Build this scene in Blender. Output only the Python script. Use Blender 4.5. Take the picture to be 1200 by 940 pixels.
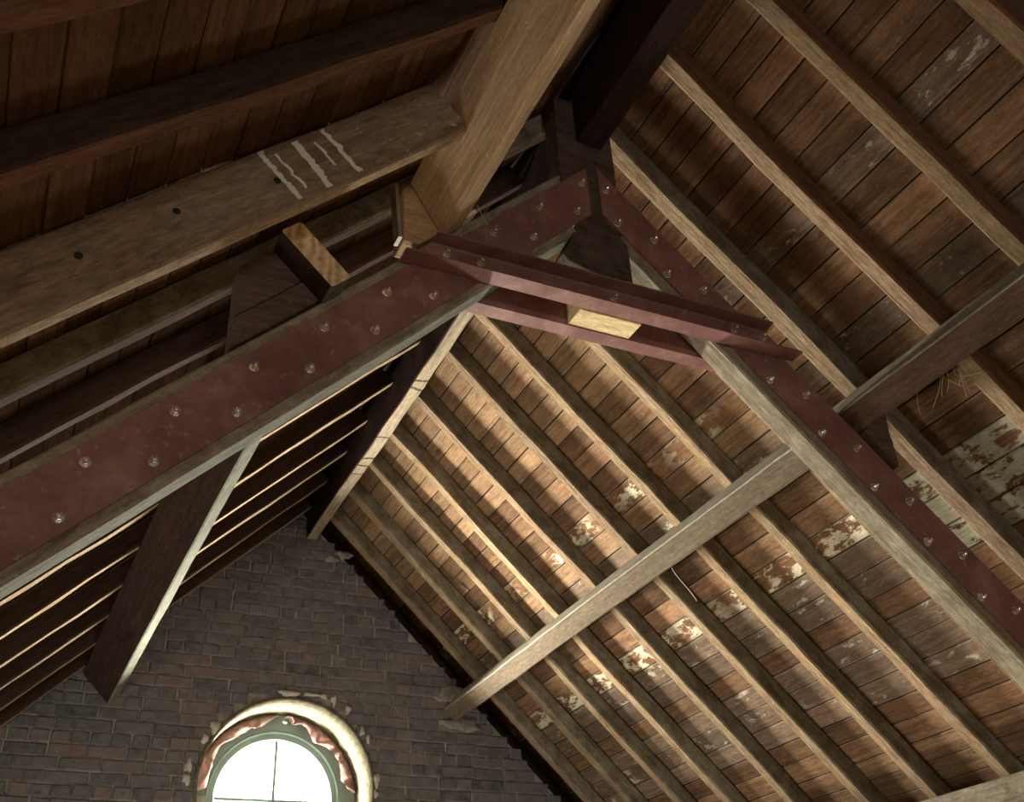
import bpy, bmesh, math, random
from mathutils import Vector, Matrix, noise

random.seed(7)
for o in list(bpy.data.objects):
    bpy.data.objects.remove(o, do_unlink=True)
scene = bpy.context.scene
COL = scene.collection

# ------------------------------------------------------------------ units
# survey units: camera at the origin, 1 unit = perpendicular distance to the
# right roof slope.  S turns them into metres, the floor lies at z = 0.
S = 3.5
EYE = 1.6
TH = math.radians(44.5)
SN, CS = math.sin(TH), math.cos(TH)
RX, RZ = 0.4715, 0.9386            # ridge line (rafter undersides meet here)


def W(x, y, z):
    return Vector(((x - RX) * S, y * S, z * S + EYE))


def PR(u, t, y):                   # right slope: u down the slope, t below rafter undersides
    return W(RX + u * CS - t * SN, y, RZ - u * SN - t * CS)


def PL(u, t, y):
    return W(RX - u * CS + t * SN, y, RZ - u * SN - t * CS)


DR, NR = Vector((CS, 0, -SN)), Vector((SN, 0, CS))
DL, NL = Vector((-CS, 0, -SN)), Vector((-SN, 0, CS))
VX, VY, VZ = Vector((1, 0, 0)), Vector((0, 1, 0)), Vector((0, 0, 1))
SLOPE = {'right': (PR, DR, NR), 'left': (PL, DL, NL)}

# ------------------------------------------------------------------ camera
cam = bpy.data.cameras.new('camera')
cam.sensor_width = 36.0
cam.sensor_fit = 'HORIZONTAL'
cam.lens = 36.0 * 1212.7 / 1200.0
cam.clip_start = 0.02
camo = bpy.data.objects.new('camera', cam)
right = Vector((0.90347428, -0.42569995, -0.05013752))
down = Vector((0.19068702, 0.50391977, -0.84243892))
fwd = Vector((0.38389149, 0.75156132, 0.53645401))
m = Matrix((right, -down, -fwd)).transposed().to_4x4()
m.translation = W(0, 0, 0)
camo.matrix_world = m
COL.objects.link(camo)
scene.camera = camo

# ------------------------------------------------------------------ light
world = bpy.data.worlds.new('overcast_sky')
scene.world = world
world.use_nodes = True
wb = world.node_tree.nodes['Background']
wb.inputs[0].default_value = (0.90, 0.95, 1.0, 1)
wb.inputs[1].default_value = 1.2

WIN = (0.455, 0.407)               # round window centre (x, z)
YW = 1.812                         # inner face of the far gable wall
YG = 1.915                         # glass plane of the round window


def area(name, loc, aim, power, color, size, shape='DISK', size_y=None, spread=None):
    l = bpy.data.lights.new(name, 'AREA')
    l.shape = shape
    l.size = size
    if size_y:
        l.size_y = size_y
    l.energy = power
    l.color = color
    if spread:
        l.spread = math.radians(spread)
    o = bpy.data.objects.new(name, l)
    o.location = loc
    o.rotation_euler = (aim - loc).to_track_quat('-Z', 'Y').to_euler()
    COL.objects.link(o)
    return o


# daylight in the round gable window
p = W(WIN[0], YG + 0.02, WIN[1])
area('daylight_round_window', p, p - VY, 430, (1.0, 0.92, 0.78), 0.80, spread=145)
# unseen low light added under a floor opening, shining up at the slopes
HX, HY = 0.55, 1.25
p = W(HX, HY, 0)
p.z = -0.30
area('added_floor_light', p, p + VZ, 44, (1.0, 0.90, 0.74), 0.8, 'SQUARE')
# unseen low light added behind an opening in the left eaves wall
p = Vector((-3.95, 3.6, 0.55))
area('added_eaves_light', p, p + VX, 62, (1.0, 0.90, 0.76), 1.5, 'RECTANGLE', 0.5)
# weaker fill light added in an unseen opening of the rear gable
p = W(RX - 0.15, -1.30, 0.15)
area('added_rear_fill', p, p + VY + VZ * 0.001, 50, (1.0, 0.90, 0.80), 0.8, 'SQUARE')

vs = scene.view_settings
vs.view_transform = 'Standard'
vs.look = 'None'
vs.gamma = 1
vs.exposure = 0.15
vs.use_curve_mapping = False
scene.cycles.max_bounces = 8
scene.cycles.diffuse_bounces = 5
scene.cycles.use_denoising = True

# ------------------------------------------------------------------ materials


class NT:
    def __init__(self, name):
        self.mat = bpy.data.materials.new(name)
        self.mat.use_nodes = True
        self.t = self.mat.node_tree
        self.b = self.t.nodes['Principled BSDF']

    def n(self, kind, **kw):
        nd = self.t.nodes.new(kind)
        for k, v in kw.items():
            setattr(nd, k, v)
        return nd

    def l(self, a, b):
        self.t.links.new(a, b)

    def math(self, op, a, b=None, c=None, clamp=False):
        nd = self.n('ShaderNodeMath', operation=op, use_clamp=clamp)
        for i, v in enumerate((a, b, c)):
            if v is None:
                continue
            if isinstance(v, (int, float)):
                nd.inputs[i].default_value = v
            else:
                self.l(v, nd.inputs[i])
        return nd.outputs[0]

    def coords(self, scale, rnd=True):
        tc = self.n('ShaderNodeTexCoord')
        mp = self.n('ShaderNodeMapping')
        mp.inputs['Scale'].default_value = scale
        if rnd:
            oi = self.n('ShaderNodeObjectInfo')
            mul = self.n('ShaderNodeVectorMath', operation='SCALE')
            mul.inputs[0].default_value = (13.7, 37.3, 71.1)
            self.l(oi.outputs['Random'], mul.inputs['Scale'])
            ad = self.n('ShaderNodeVectorMath', operation='ADD')
            self.l(tc.outputs['Object'], ad.inputs[0])
            self.l(mul.outputs[0], ad.inputs[1])
            self.l(ad.outputs[0], mp.inputs['Vector'])
        else:
            self.l(tc.outputs['Object'], mp.inputs['Vector'])
        return mp.outputs[0]

    def noise(self, vec, scale, detail=4, rough=0.6, dist=0.0):
        nd = self.n('ShaderNodeTexNoise')
        nd.inputs['Scale'].default_value = scale
        nd.inputs['Detail'].default_value = detail
        nd.inputs['Roughness'].default_value = rough
        nd.inputs['Distortion'].default_value = dist
        self.l(vec, nd.inputs['Vector'])
        return nd.outputs['Fac']

    def ramp(self, fac, stops):
        nd = self.n('ShaderNodeValToRGB')
        cr = nd.color_ramp
        while len(cr.elements) < len(stops):
            cr.elements.new(0.5)
        for e, (p, c) in zip(cr.elements, stops):
            e.position = p
            e.color = (c[0], c[1], c[2], 1) if not isinstance(c, (int, float)) else (c, c, c, 1)
        self.l(fac, nd.inputs[0])
        return nd.outputs[0]

    def mix(self, fac, a, b, mode='MIX'):
        nd = self.n('ShaderNodeMix', data_type='RGBA', blend_type=mode)
        for i, v in ((0, fac), (6, a), (7, b)):
            if isinstance(v, (int, float)):
                nd.inputs[i].default_value = v
            elif isinstance(v, tuple):
                nd.inputs[i].default_value = (v[0], v[1], v[2], 1)
            else:
                self.l(v, nd.inputs[i])
        return nd.outputs[2]

    def bump(self, h, strength, dist=0.004):
        nd = self.n('ShaderNodeBump')
        nd.inputs['Strength'].default_value = strength
        nd.inputs['Distance'].default_value = dist
        self.l(h, nd.inputs['Height'])
        self.l(nd.outputs[0], self.b.inputs['Normal'])

    def out(self, col, rough=0.8, metal=0.0, spec=0.25):
        if isinstance(col, tuple):
            self.b.inputs['Base Color'].default_value = (col[0], col[1], col[2], 1)
        else:
            self.l(col, self.b.inputs['Base Color'])
        if isinstance(rough, (int, float)):
            self.b.inputs['Roughness'].default_value = rough
        else:
            self.l(rough, self.b.inputs['Roughness'])
        self.b.inputs['Metallic'].default_value = metal
        self.b.inputs['Specular IOR Level'].default_value = spec
        return self.mat


def sc(c, k):
    return (c[0] * k, c[1] * k, c[2] * k)


def wood(name, base, vary=0.35, dirt=(0.05, 0.035, 0.028), dirt_amt=0.4, saw=0.0, flakes=None, dust=None,
         flake_thr=0.6, knots=0.6, bump=0.5, rnd_amt=0.35, edge=0.0, grit=0.5, reg_lo=0.44, cuts=None):
    """old timber: grain along the object's local X"""
    k = NT(name)
    g = k.coords((1.2, 22, 22))
    f1 = k.noise(g, 2.2, 6, 0.65, 0.6)
    col = k.ramp(f1, [(0.28, sc(base, 1 - vary)), (0.5, base), (0.75, sc(base, 1 + vary))])
    v2 = k.coords((1, 1, 1))
    big = k.noise(k.coords((0.9, 5, 5)), 1.6, 4, 0.6)
    col = k.mix(k.math('MULTIPLY', k.ramp(big, [(0.42, 0.0), (0.72, 1.0)]), dirt_amt), col, dirt)
    if knots:
        vo = k.n('ShaderNodeTexVoronoi')
        vo.inputs['Scale'].default_value = 2.1
        k.l(k.coords((1.0, 2.2, 2.2)), vo.inputs['Vector'])
        kn = k.ramp(vo.outputs['Distance'], [(0.05, 1.0), (0.13, 0.0)])
        col = k.mix(k.math('MULTIPLY', kn, knots), col, sc(base, 0.35))
    if saw:
        wv = k.n('ShaderNodeTexWave', wave_type='BANDS', bands_direction='X')
        wv.inputs['Scale'].default_value = 24
        wv.inputs['Distortion'].default_value = 3.0
        wv.inputs['Detail'].default_value = 2
        k.l(v2, wv.inputs['Vector'])
        col = k.mix(k.math('MULTIPLY', wv.outputs['Fac'], saw), col, sc(base, 1.5))
    if dust is not None:
        d = k.ramp(k.noise(v2, 7, 5, 0.7), [(0.42, 0.0), (0.62, 1.0)])
        col = k.mix(k.math('MULTIPLY', d, dust[1]), col, dust[0])
    if flakes is not None:
        f = k.noise(k.coords((1.6, 3.2, 3.2)), 5.5, 6, 0.72, 0.3)
        reg = k.noise(k.coords((1.1, 0.4, 0.4)), 1.3, 2)
        msk = k.math('MULTIPLY', k.ramp(f, [(flake_thr - 0.05, 0.0), (flake_thr, 1.0)]),
                     k.ramp(reg, [(reg_lo, 0.0), (reg_lo + 0.08, 1.0)]))
        col = k.mix(msk, col, flakes)
    # weathering: mottled at hand scale
    gr = k.noise(k.coords((2.6, 11, 11)), 7.0, 8, 0.78, 0.4)
    col = k.mix(1.0, col, k.ramp(gr, [(0.30, 1 - 0.8 * grit), (0.5, 1.0), (0.72, 1 + 0.9 * grit)]), 'MULTIPLY')
    if edge:
        tg_ = k.n('ShaderNodeTexCoord')
        sg_ = k.n('ShaderNodeSeparateXYZ')
        k.l(tg_.outputs['Generated'], sg_.inputs[0])
        ed = k.math('GREATER_THAN', k.math('ABSOLUTE', k.math('SUBTRACT', sg_.outputs[1], 0.5)), k.math('SUBTRACT', 0.56, k.math('MULTIPLY', gr, 0.2)))
        col = k.mix(k.math('MULTIPLY', ed, edge), col, (0.34, 0.30, 0.22))
    if cuts:
        tx = k.n('ShaderNodeTexCoord')
        sx_ = k.n('ShaderNodeSeparateXYZ')
        k.l(tx.outputs['Object'], sx_.inputs[0])
        for x0, w0, ln in cuts:
            d_ = k.math('ABSOLUTE', k.math('SUBTRACT', k.math('ADD', sx_.outputs[0], k.math('MULTIPLY', sx_.outputs[1], ln)), x0))
            col = k.mix(k.math('MULTIPLY', k.math('LESS_THAN', d_, k.math('MULTIPLY', gr, w0)), 0.85), col, (0.03, 0.022, 0.02))
    # fine specks of dirt and dust
    sp = k.noise(v2, 60, 2, 0.5)
    col = k.mix(k.math('MULTIPLY', k.ramp(sp, [(0.62, 0.0), (0.72, 1.0)]), 0.35), col, sc(base, 1.9))
    oi = k.n('ShaderNodeObjectInfo')
    br = k.math('ADD', k.math('MULTIPLY', oi.outputs['Random'], rnd_amt * 2), 1 - rnd_amt)
    hs = k.n('ShaderNodeHueSaturation')
    k.l(col, hs.inputs['Color'])
    k.l(br, hs.inputs['Value'])
    k.bump(k.math('ADD', k.math('ADD', f1, k.math('MULTIPLY', sp, 0.3)), gr), bump, 0.007)
    return k.out(hs.outputs[0], 0.9, 0, 0.06)


M = {}
M['board'] = wood('roof_board_wood', (0.225, 0.135, 0.077), 0.45, (0.06, 0.036, 0.026), 0.65, rnd_amt=0.32, bump=0.9, edge=0.2)
M['board_left'] = wood('roof_board_shaded_brown_wood', (0.125, 0.066, 0.036), 0.35, (0.04, 0.024, 0.018), 0.55, rnd_amt=0.22)  # left boards: shade of the slope put into a darker colour
M['board_left_shade'] = wood('roof_board_shaded_black_wood', (0.055, 0.032, 0.022), 0.35, (0.02, 0.014, 0.012), 0.55, rnd_amt=0.22)  # far left boards: deep shade painted in as near-black
M['board_pale'] = wood('roof_board_tan_wood', (0.31, 0.20, 0.115), 0.42, (0.10, 0.06, 0.04), 0.5, rnd_amt=0.25, bump=0.9, edge=0.25)
M['board_grey'] = wood('roof_board_grey_wood', (0.19, 0.135, 0.095), 0.4, (0.06, 0.045, 0.035), 0.5,
                       flakes=(0.50, 0.47, 0.38), flake_thr=0.62, rnd_amt=0.3, edge=0.35)
M['board_flaky'] = wood('roof_board_flaking_paint', (0.20, 0.11, 0.06), 0.35, (0.05, 0.03, 0.02), 0.5,
                        flakes=(0.66, 0.62, 0.46), flake_thr=0.54, rnd_amt=0.1, edge=0.6)
M['board_patch'] = wood('roof_board_limewash_patches', (0.15, 0.085, 0.05), 0.4, (0.05, 0.03, 0.02), 0.5,
                        flakes=(0.40, 0.41, 0.31), flake_thr=0.48, rnd_amt=0.1, reg_lo=0.28)
M['rafter'] = wood('rafter_wood', (0.31, 0.215, 0.125), 0.4, (0.10, 0.075, 0.05), 0.5, saw=0.10,
                   dust=((0.38, 0.33, 0.23), 0.35), rnd_amt=0.15, bump=0.9, grit=0.6)
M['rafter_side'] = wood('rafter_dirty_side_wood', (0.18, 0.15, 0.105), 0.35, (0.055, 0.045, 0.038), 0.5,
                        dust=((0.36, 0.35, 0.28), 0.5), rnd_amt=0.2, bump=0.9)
M['rafter_shade'] = wood('rafter_shaded_wood', (0.050, 0.030, 0.022), 0.35, (0.02, 0.014, 0.012), 0.5, rnd_amt=0.15)  # left rafter faces turned from the light, their shade painted in
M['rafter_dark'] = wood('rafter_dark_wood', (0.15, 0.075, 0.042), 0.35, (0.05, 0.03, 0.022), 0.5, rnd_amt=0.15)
M['principal'] = wood('principal_grey_wood', (0.25, 0.215, 0.155), 0.35, (0.10, 0.085, 0.065), 0.4,
                      dust=((0.45, 0.43, 0.33), 0.5), rnd_amt=0.05)
M['dusty_green'] = wood('mildewed_wood', (0.135, 0.145, 0.11), 0.3, (0.07, 0.07, 0.055), 0.4, dust=((0.20, 0.215, 0.165), 0.5), rnd_amt=0.05)
M['purlin'] = wood('purlin_wood', (0.135, 0.108, 0.076), 0.3, (0.08, 0.06, 0.045), 0.35, saw=0.35, rnd_amt=0.05)
M['dusty'] = wood('dust_covered_wood', (0.36, 0.345, 0.27), 0.25, (0.20, 0.19, 0.15), 0.3,
                  dust=((0.52, 0.51, 0.43), 0.6), rnd_amt=0.05)
M['purlin_shade'] = wood('purlin_shaded_black_wood', (0.045, 0.028, 0.024), 0.35, (0.02, 0.015, 0.014), 0.4, rnd_amt=0.1)  # old dark timber, coloured darker still to stay shaded beside the eaves light
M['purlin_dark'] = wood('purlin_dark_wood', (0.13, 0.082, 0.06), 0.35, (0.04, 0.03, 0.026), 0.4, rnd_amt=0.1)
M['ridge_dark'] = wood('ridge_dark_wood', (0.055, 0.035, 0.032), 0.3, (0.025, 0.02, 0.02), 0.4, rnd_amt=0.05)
M['ridge_pale'] = wood('ridge_pale_wood', (0.30, 0.25, 0.175), 0.35, (0.08, 0.06, 0.05), 0.4, rnd_amt=0.05,
                       cuts=((1.72, .018, .3), (1.80, .022, -.2), (2.35, .014, .2), (2.62, .022, .3), (2.72, .02, .1), (2.83, .012, .2), (0.35, .014, .3)))
M['post'] = wood('king_post_dark_wood', (0.085, 0.06, 0.048), 0.35, (0.03, 0.025, 0.02), 0.4,
                 dust=((0.20, 0.18, 0.14), 0.3), rnd_amt=0.05)
M['new'] = wood('new_pale_timber', (0.62, 0.47, 0.30), 0.28, (0.32, 0.21, 0.12), 0.35, knots=0.85, rnd_amt=0.03, bump=0.6, grit=0.3)
M['new_block'] = wood('new_block_timber', (0.44, 0.30, 0.17), 0.25, (0.2, 0.13, 0.08), 0.3, rnd_amt=0.03)
M['fresh'] = wood('fresh_cut_timber', (0.80, 0.66, 0.38), 0.2, (0.5, 0.36, 0.18), 0.3, knots=0.3, rnd_amt=0.03)
M['cleat'] = wood('cleat_dark_wood', (0.12, 0.085, 0.07), 0.35, (0.05, 0.04, 0.035), 0.4, rnd_amt=0.1)


def sawn_end():
    k = NT('rough_sawn_end_grain')
    v = k.coords((1, 1, 1), False)
    wv = k.n('ShaderNodeTexWave', wave_type='BANDS', bands_direction='DIAGONAL')
    wv.inputs['Scale'].default_value = 14
    wv.inputs['Distortion'].default_value = 5
    wv.inputs['Detail'].default_value = 3
    k.l(v, wv.inputs['Vector'])
    n2 = k.noise(v, 40, 4, 0.7)
    f = k.math('ADD', k.math('MULTIPLY', wv.outputs['Fac'], 0.22), k.math('MULTIPLY', n2, 0.85))
    col = k.ramp(f, [(0.25, (0.30, 0.19, 0.09)), (0.5, (0.62, 0.45, 0.25)), (0.75, (0.85, 0.70, 0.45))])
    k.bump(f, 0.9, 0.01)
    return k.out(col, 0.9)


M['sawn'] = sawn_end()


def stained():
    """side of the drip-stained rafter; local X runs down the slope"""
    k = NT('drip_stained_timber')
    g = k.coords((1.0, 16, 16), False)
    f1 = k.noise(g, 2.0, 6, 0.65, 0.5)
    base = (0.235, 0.15, 0.088)
    col = k.ramp(f1, [(0.3, sc(base, 0.6)), (0.5, base), (0.75, sc(base, 1.5))])
    big = k.noise(k.coords((0.8, 3, 3), False), 2.0, 5, 0.65)
    col = k.mix(k.math('MULTIPLY', k.ramp(big, [(0.45, 0.0), (0.62, 1.0)]), 0.6), col, (0.32, 0.25, 0.17))
    col = k.mix(k.math('MULTIPLY', k.ramp(big, [(0.30, 1.0), (0.42, 0.0)]), 0.7), col, (0.07, 0.045, 0.03))
    gr = k.noise(k.coords((2.6, 9, 9), False), 7.0, 8, 0.78, 0.4)
    col = k.mix(1.0, col, k.ramp(gr, [(0.30, 0.5), (0.5, 1.0), (0.72, 1.6)]), 'MULTIPLY')
    # chips near the upper end
    chips = k.noise(k.coords((1, 1, 1), False), 34, 3, 0.6)
    tc = k.n('ShaderNodeTexCoord')
    sx = k.n('ShaderNodeSeparateXYZ')
    k.l(tc.outputs['Object'], sx.inputs[0])
    X, Z = sx.outputs[0], sx.outputs[2]
    Zb = k.math('MULTIPLY', Z, -1.0)
    near_end = k.math('LESS_THAN', X, 0.42)
    col = k.mix(k.math('MULTIPLY', k.ramp(chips, [(0.64, 0.0), (0.70, 1.0)]), near_end), col, (0.55, 0.52, 0.42))
    # pale drips that ran down the face
    wob = k.math('MULTIPLY', k.math('SUBTRACT', k.noise(k.coords((3, 9, 9), False), 3, 3), 0.5), 0.035)
    for x0, w, lo, hi, lean in ((0.474, 0.008, -0.09, 0.078, 0.0), (0.588, 0.011, -0.085, 0.085, -0.05), (0.663, 0.005, -0.07, 0.06, 0.0),
                                (0.705, 0.008, -0.098, 0.082, 0.0), (0.53, 0.003, -0.06, 0.03, 0.0)):
        d = k.math('ABSOLUTE', k.math('SUBTRACT', k.math('ADD', k.math('ADD', X, wob), k.math('MULTIPLY', Z, lean)), x0))
        line = k.math('LESS_THAN', d, k.math('ADD', w, k.math('MULTIPLY', wob, 0.3)))
        rng = k.math('MULTIPLY', k.math('GREATER_THAN', Z, lo), k.math('LESS_THAN', Z, hi))
        col = k.mix(k.math('MULTIPLY', k.math('MULTIPLY', line, rng), 0.9), col, (0.90, 0.89, 0.74))
    k.bump(f1, 0.5, 0.005)
    return k.out(col, 0.8)


M['stained'] = stained()


def steel():
    k = NT('red_oxide_steel')
    v = k.coords((1, 1, 1))
    a = k.noise(v, 6, 6, 0.7, 0.4)
    col = k.ramp(a, [(0.3, (0.155, 0.072, 0.066)), (0.52, (0.245, 0.118, 0.106)), (0.74, (0.37, 0.22, 0.19))])
    b = k.noise(v, 45, 3, 0.6)
    col = k.mix(k.math('MULTIPLY', k.ramp(b, [(0.62, 0.0), (0.72, 1.0)]), 0.6), col, (0.42, 0.30, 0.25))
    k.bump(k.math('ADD', a, b), 0.15, 0.002)
    return k.out(col, k.ramp(a, [(0.3, 0.42), (0.8, 0.62)]), 0.0, 0.45)


M['steel'] = steel()


def plain(name, col, rough, metal=0.0, spec=0.4, nscale=None, var=0.3):
    k = NT(name)
    if nscale:
        f = k.noise(k.coords((1, 1, 1)), nscale, 5, 0.65)
        c = k.ramp(f, [(0.3, sc(col, 1 - var)), (0.7, sc(col, 1 + var))])
        k.bump(f, 0.25, 0.004)
        return k.out(c, rough, metal, spec)
    return k.out(col, rough, metal, spec)


M['zinc'] = plain('zinc_plated_steel', (0.90, 0.91, 0.88), 0.25, 0.9, 0.6, 30, 0.08)
M['strap'] = plain('galvanised_strap', (0.42, 0.43, 0.38), 0.4, 0.7, 0.5, 18, 0.3)
M['hole'] = plain('bolt_hole_dark', (0.03, 0.022, 0.018), 0.9)  # near-black colour standing for the dark inside the bolt holes
M['mortar'] = plain('lime_mortar', (0.235, 0.225, 0.21), 0.95, 0, 0.1, 18, 0.45)
M['patch'] = plain('pale_mortar_smear', (0.46, 0.46, 0.41), 0.95, 0, 0.1, 25, 0.3)
M['dark_leaf'] = plain('outer_leaf_brickwork', (0.055, 0.038, 0.034), 0.95, 0, 0.1, 14, 0.5)
M['underlay'] = plain('roof_underlay', (0.02, 0.014, 0.012), 0.95)
M['plaster'] = plain('mottled_cream_plaster', (0.13, 0.12, 0.082), 0.9, 0, 0.1, 30, 0.55)
M['frame'] = plain('grey_painted_frame', (0.25, 0.345, 0.325), 0.5, 0, 0.4, 6, 0.12)
M['pink'] = plain('pink_cloth', (0.50, 0.33, 0.29), 0.9, 0, 0.1, 14, 0.2)
M['floor'] = wood('floor_board_wood', (0.36, 0.26, 0.17), 0.3, (0.15, 0.1, 0.07), 0.4)
M['side'] = plain('limewashed_masonry', (0.30, 0.25, 0.20), 0.95, 0, 0.1, 9, 0.3)
M['shim'] = plain('whitewood_shim', (0.80, 0.76, 0.58), 0.8)
M['straw'] = plain('dry_straw', (0.55, 0.42, 0.22), 0.9)
M['cord'] = plain('pale_cord', (0.60, 0.56, 0.45), 0.8)
M['twig'] = plain('dark_twig', (0.05, 0.03, 0.02), 0.9)


def brickmat():
    k = NT('old_red_brick')
    oi = k.n('ShaderNodeObjectInfo')
    base = k.ramp(oi.outputs['Random'], [(0.0, (0.070, 0.072, 0.080)), (0.35, (0.104, 0.102, 0.110)),
                                         (0.80, (0.128, 0.116, 0.119)), (1.0, (0.165, 0.122, 0.114))])
    v = k.coords((1, 1, 1))
    a = k.noise(v, 16, 6, 0.7)
    col = k.mix(k.math('MULTIPLY', k.ramp(a, [(0.38, 0.0), (0.64, 1.0)]), 0.55), base, (0.20, 0.208, 0.218))
    col = k.mix(k.math('MULTIPLY', k.ramp(k.noise(v, 40, 4), [(0.6, 0.0), (0.7, 1.0)]), 0.6), col, (0.035, 0.028, 0.026))
    k.bump(a, 0.7, 0.008)
    return k.out(col, 0.95, 0, 0.1)


M['brick'] = brickmat()


def glassmat():
    k = NT('window_glass')
    tr = k.n('ShaderNodeBsdfTransparent')
    gl = k.n('ShaderNodeBsdfGlossy')
    gl.inputs['Roughness'].default_value = 0.05
    mx = k.n('ShaderNodeMixShader')
    mx.inputs[0].default_value = 0.06
    k.l(tr.outputs[0], mx.inputs[1])
    k.l(gl.outputs[0], mx.inputs[2])
    k.l(mx.outputs[0], k.t.nodes['Material Output'].inputs['Surface'])
    return k.mat


M['glass'] = glassmat()

# ------------------------------------------------------------------ mesh helpers


def tag(o, label=None, cat=None, group=None, kind=None):
    if label:
        o['label'] = label
    if cat:
        o['category'] = cat
    if group:
        o['group'] = group
    if kind:
        o['kind'] = kind
    return o


def link(name, me, mats, parent=None, mw=None):
    o = bpy.data.objects.new(name, me)
    for mt in (mats if isinstance(mats, (list, tuple)) else [mats]):
        me.materials.append(mt)
    COL.objects.link(o)
    if mw is not None:
        o.matrix_world = mw
    if parent is not None:
        o.parent = parent
        o.matrix_parent_inverse = parent_inv(parent)
    return o


def parent_inv(p):
    return world_of(p).inverted()


def world_of(o):
    # every parent here is placed by its matrix_basis alone or through parent_inv
    return o.matrix_basis.copy() if o.parent is None else world_of(o.parent) @ o.matrix_parent_inverse @ o.matrix_basis


def empty(name, loc):
    o = bpy.data.objects.new(name, None)
    o.location = loc
    o.empty_display_size = 0.1
    COL.objects.link(o)
    return o


def bm_mesh(name, bm, smooth=False):
    bmesh.ops.recalc_face_normals(bm, faces=bm.faces)
    me = bpy.data.meshes.new(name)
    bm.to_mesh(me)
    bm.free()
    if smooth:
        for p in me.polygons:
            p.use_smooth = True
    return me


def beam(name, P0, P1, axa, ra, axb, rb, mats, parent=None, ch=0.006, seg=None, jit=0.0, cut0=(0, 0), cut1=(0, 0),
         taper=None, mat_by=None, seed=None, bow=(0, 0)):
    """timber along P0-P1; ra / rb = extents along axa / axb.  cut0/cut1 = slant of the ends (dx per a, per b).
    mat_by: {'a0','a1','b0','b1','e0','e1'} -> material slot of that side.  Object origin at P0, local X along the grain."""
    X = (P1 - P0)
    L = X.length
    X = X / L
    Y = (axa - X * axa.dot(X)).normalized()
    Z = X.cross(Y)
    sg = 1 if Z.dot(axb) > 0 else -1
    if seg is None:
        seg = max(1, int(L / 0.16)) if jit else 1
    a0, a1 = ra
    b0, b1 = rb
    ch = min(ch, (a1 - a0) * 0.3, (b1 - b0) * 0.3)
    prof = [(a0 + ch, b0), (a1 - ch, b0), (a1, b0 + ch), (a1, b1 - ch), (a1 - ch, b1), (a0 + ch, b1), (a0, b1 - ch), (a0, b0 + ch)]
    sides = ['b0', None, 'a1', None, 'b1', None, 'a0', None]
    sd = seed if seed is not None else random.random() * 100
    bm = bmesh.new()
    rings = []
    for i in range(seg + 1):
        f = i / seg
        x = f * L
        da = noise.noise(Vector((x * 1.3, sd, 0.3))) * jit * 1.6
        db = noise.noise(Vector((x * 1.3, sd, 7.3))) * jit * 1.6
        bwv = 4 * f * (1 - f)
        ring = []
        for j, (a, b) in enumerate(prof):
            aa = a + da + noise.noise(Vector((x * 4, sd + a * 9, b * 9))) * jit + bow[0] * bwv
            bb = b + db + noise.noise(Vector((x * 4, sd + 31 + a * 9, b * 9))) * jit + bow[1] * bwv
            xx = x
            if i == 0:
                xx += cut0[0] * a + cut0[1] * b
            if i == seg:
                xx += cut1[0] * a + cut1[1] * b
            ring.append(bm.verts.new((xx, aa, sg * bb)))
        rings.append(ring)
    mi = mat_by or {}
    for i in range(seg):
        for j in range(8):
            fc = bm.faces.new((rings[i][j], rings[i][(j + 1) % 8], rings[i + 1][(j + 1) % 8], rings[i + 1][j]))
            s_ = sides[j] or sides[j - 1]
            fc.material_index = mi.get(s_, 0)
    f0 = bm.faces.new(rings[0])
    f0.material_index = mi.get('e0', 0)
    f1 = bm.faces.new(rings[-1])
    f1.material_index = mi.get('e1', 0)
    mw = Matrix((X, Y, Z)).transposed().to_4x4()
    mw.translation = P0
    return link(name, bm_mesh(name, bm), mats, parent, mw)


def prism(name, pts, ext, mats, parent=None, bevel=0.0, origin=None, cap_mat=0, side_mat=0):
    """polygon pts (world Vectors, planar) swept by the vector ext"""
    org = origin or pts[0].copy()
    bm = bmesh.new()
    va = [bm.verts.new(p - org) for p in pts]
    vb = [bm.verts.new(p + ext - org) for p in pts]
    f = bm.faces.new(va)
    f.material_index = cap_mat
    f = bm.faces.new(vb[::-1])
    f.material_index = cap_mat
    n = len(pts)
    for i in range(n):
        f = bm.faces.new((va[i], vb[i], vb[(i + 1) % n], va[(i + 1) % n]))
        f.material_index = side_mat
    if bevel:
        bmesh.ops.bevel(bm, geom=bm.edges[:], offset=bevel, segments=1, affect='EDGES')
    return link(name, bm_mesh(name, bm), mats, parent, Matrix.Translation(org))


def tube(name, pts, rad, mat, parent=None, sides=6, rads=None):
    org = pts[0].copy()
    bm = bmesh.new()
    rings = []
    for i, p in enumerate(pts):
        d = (pts[min(i + 1, len(pts) - 1)] - pts[max(i - 1, 0)]).normalized()
        a = d.orthogonal().normalized()
        b = d.cross(a)
        r = rads[i] if rads else rad
        rings.append([bm.verts.new(p - org + (a * math.cos(2 * math.pi * k / sides) + b * math.sin(2 * math.pi * k / sides)) * r) for k in range(sides)])
    for i in range(len(pts) - 1):
        for k in range(sides):
            bm.faces.new((rings[i][k], rings[i][(k + 1) % sides], rings[i + 1][(k + 1) % sides], rings[i + 1][k]))
    bm.faces.new(rings[0])
    bm.faces.new(rings[-1])
    return link(name, bm_mesh(name, bm, True), mat, parent, Matrix.Translation(org))


# ------------------------------------------------------------------ setting: roof, walls, floor
TB = -0.0275                      # underside of the boards
UEND = 1.97
YR = -1.28                        # inner face of the rear gable

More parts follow.
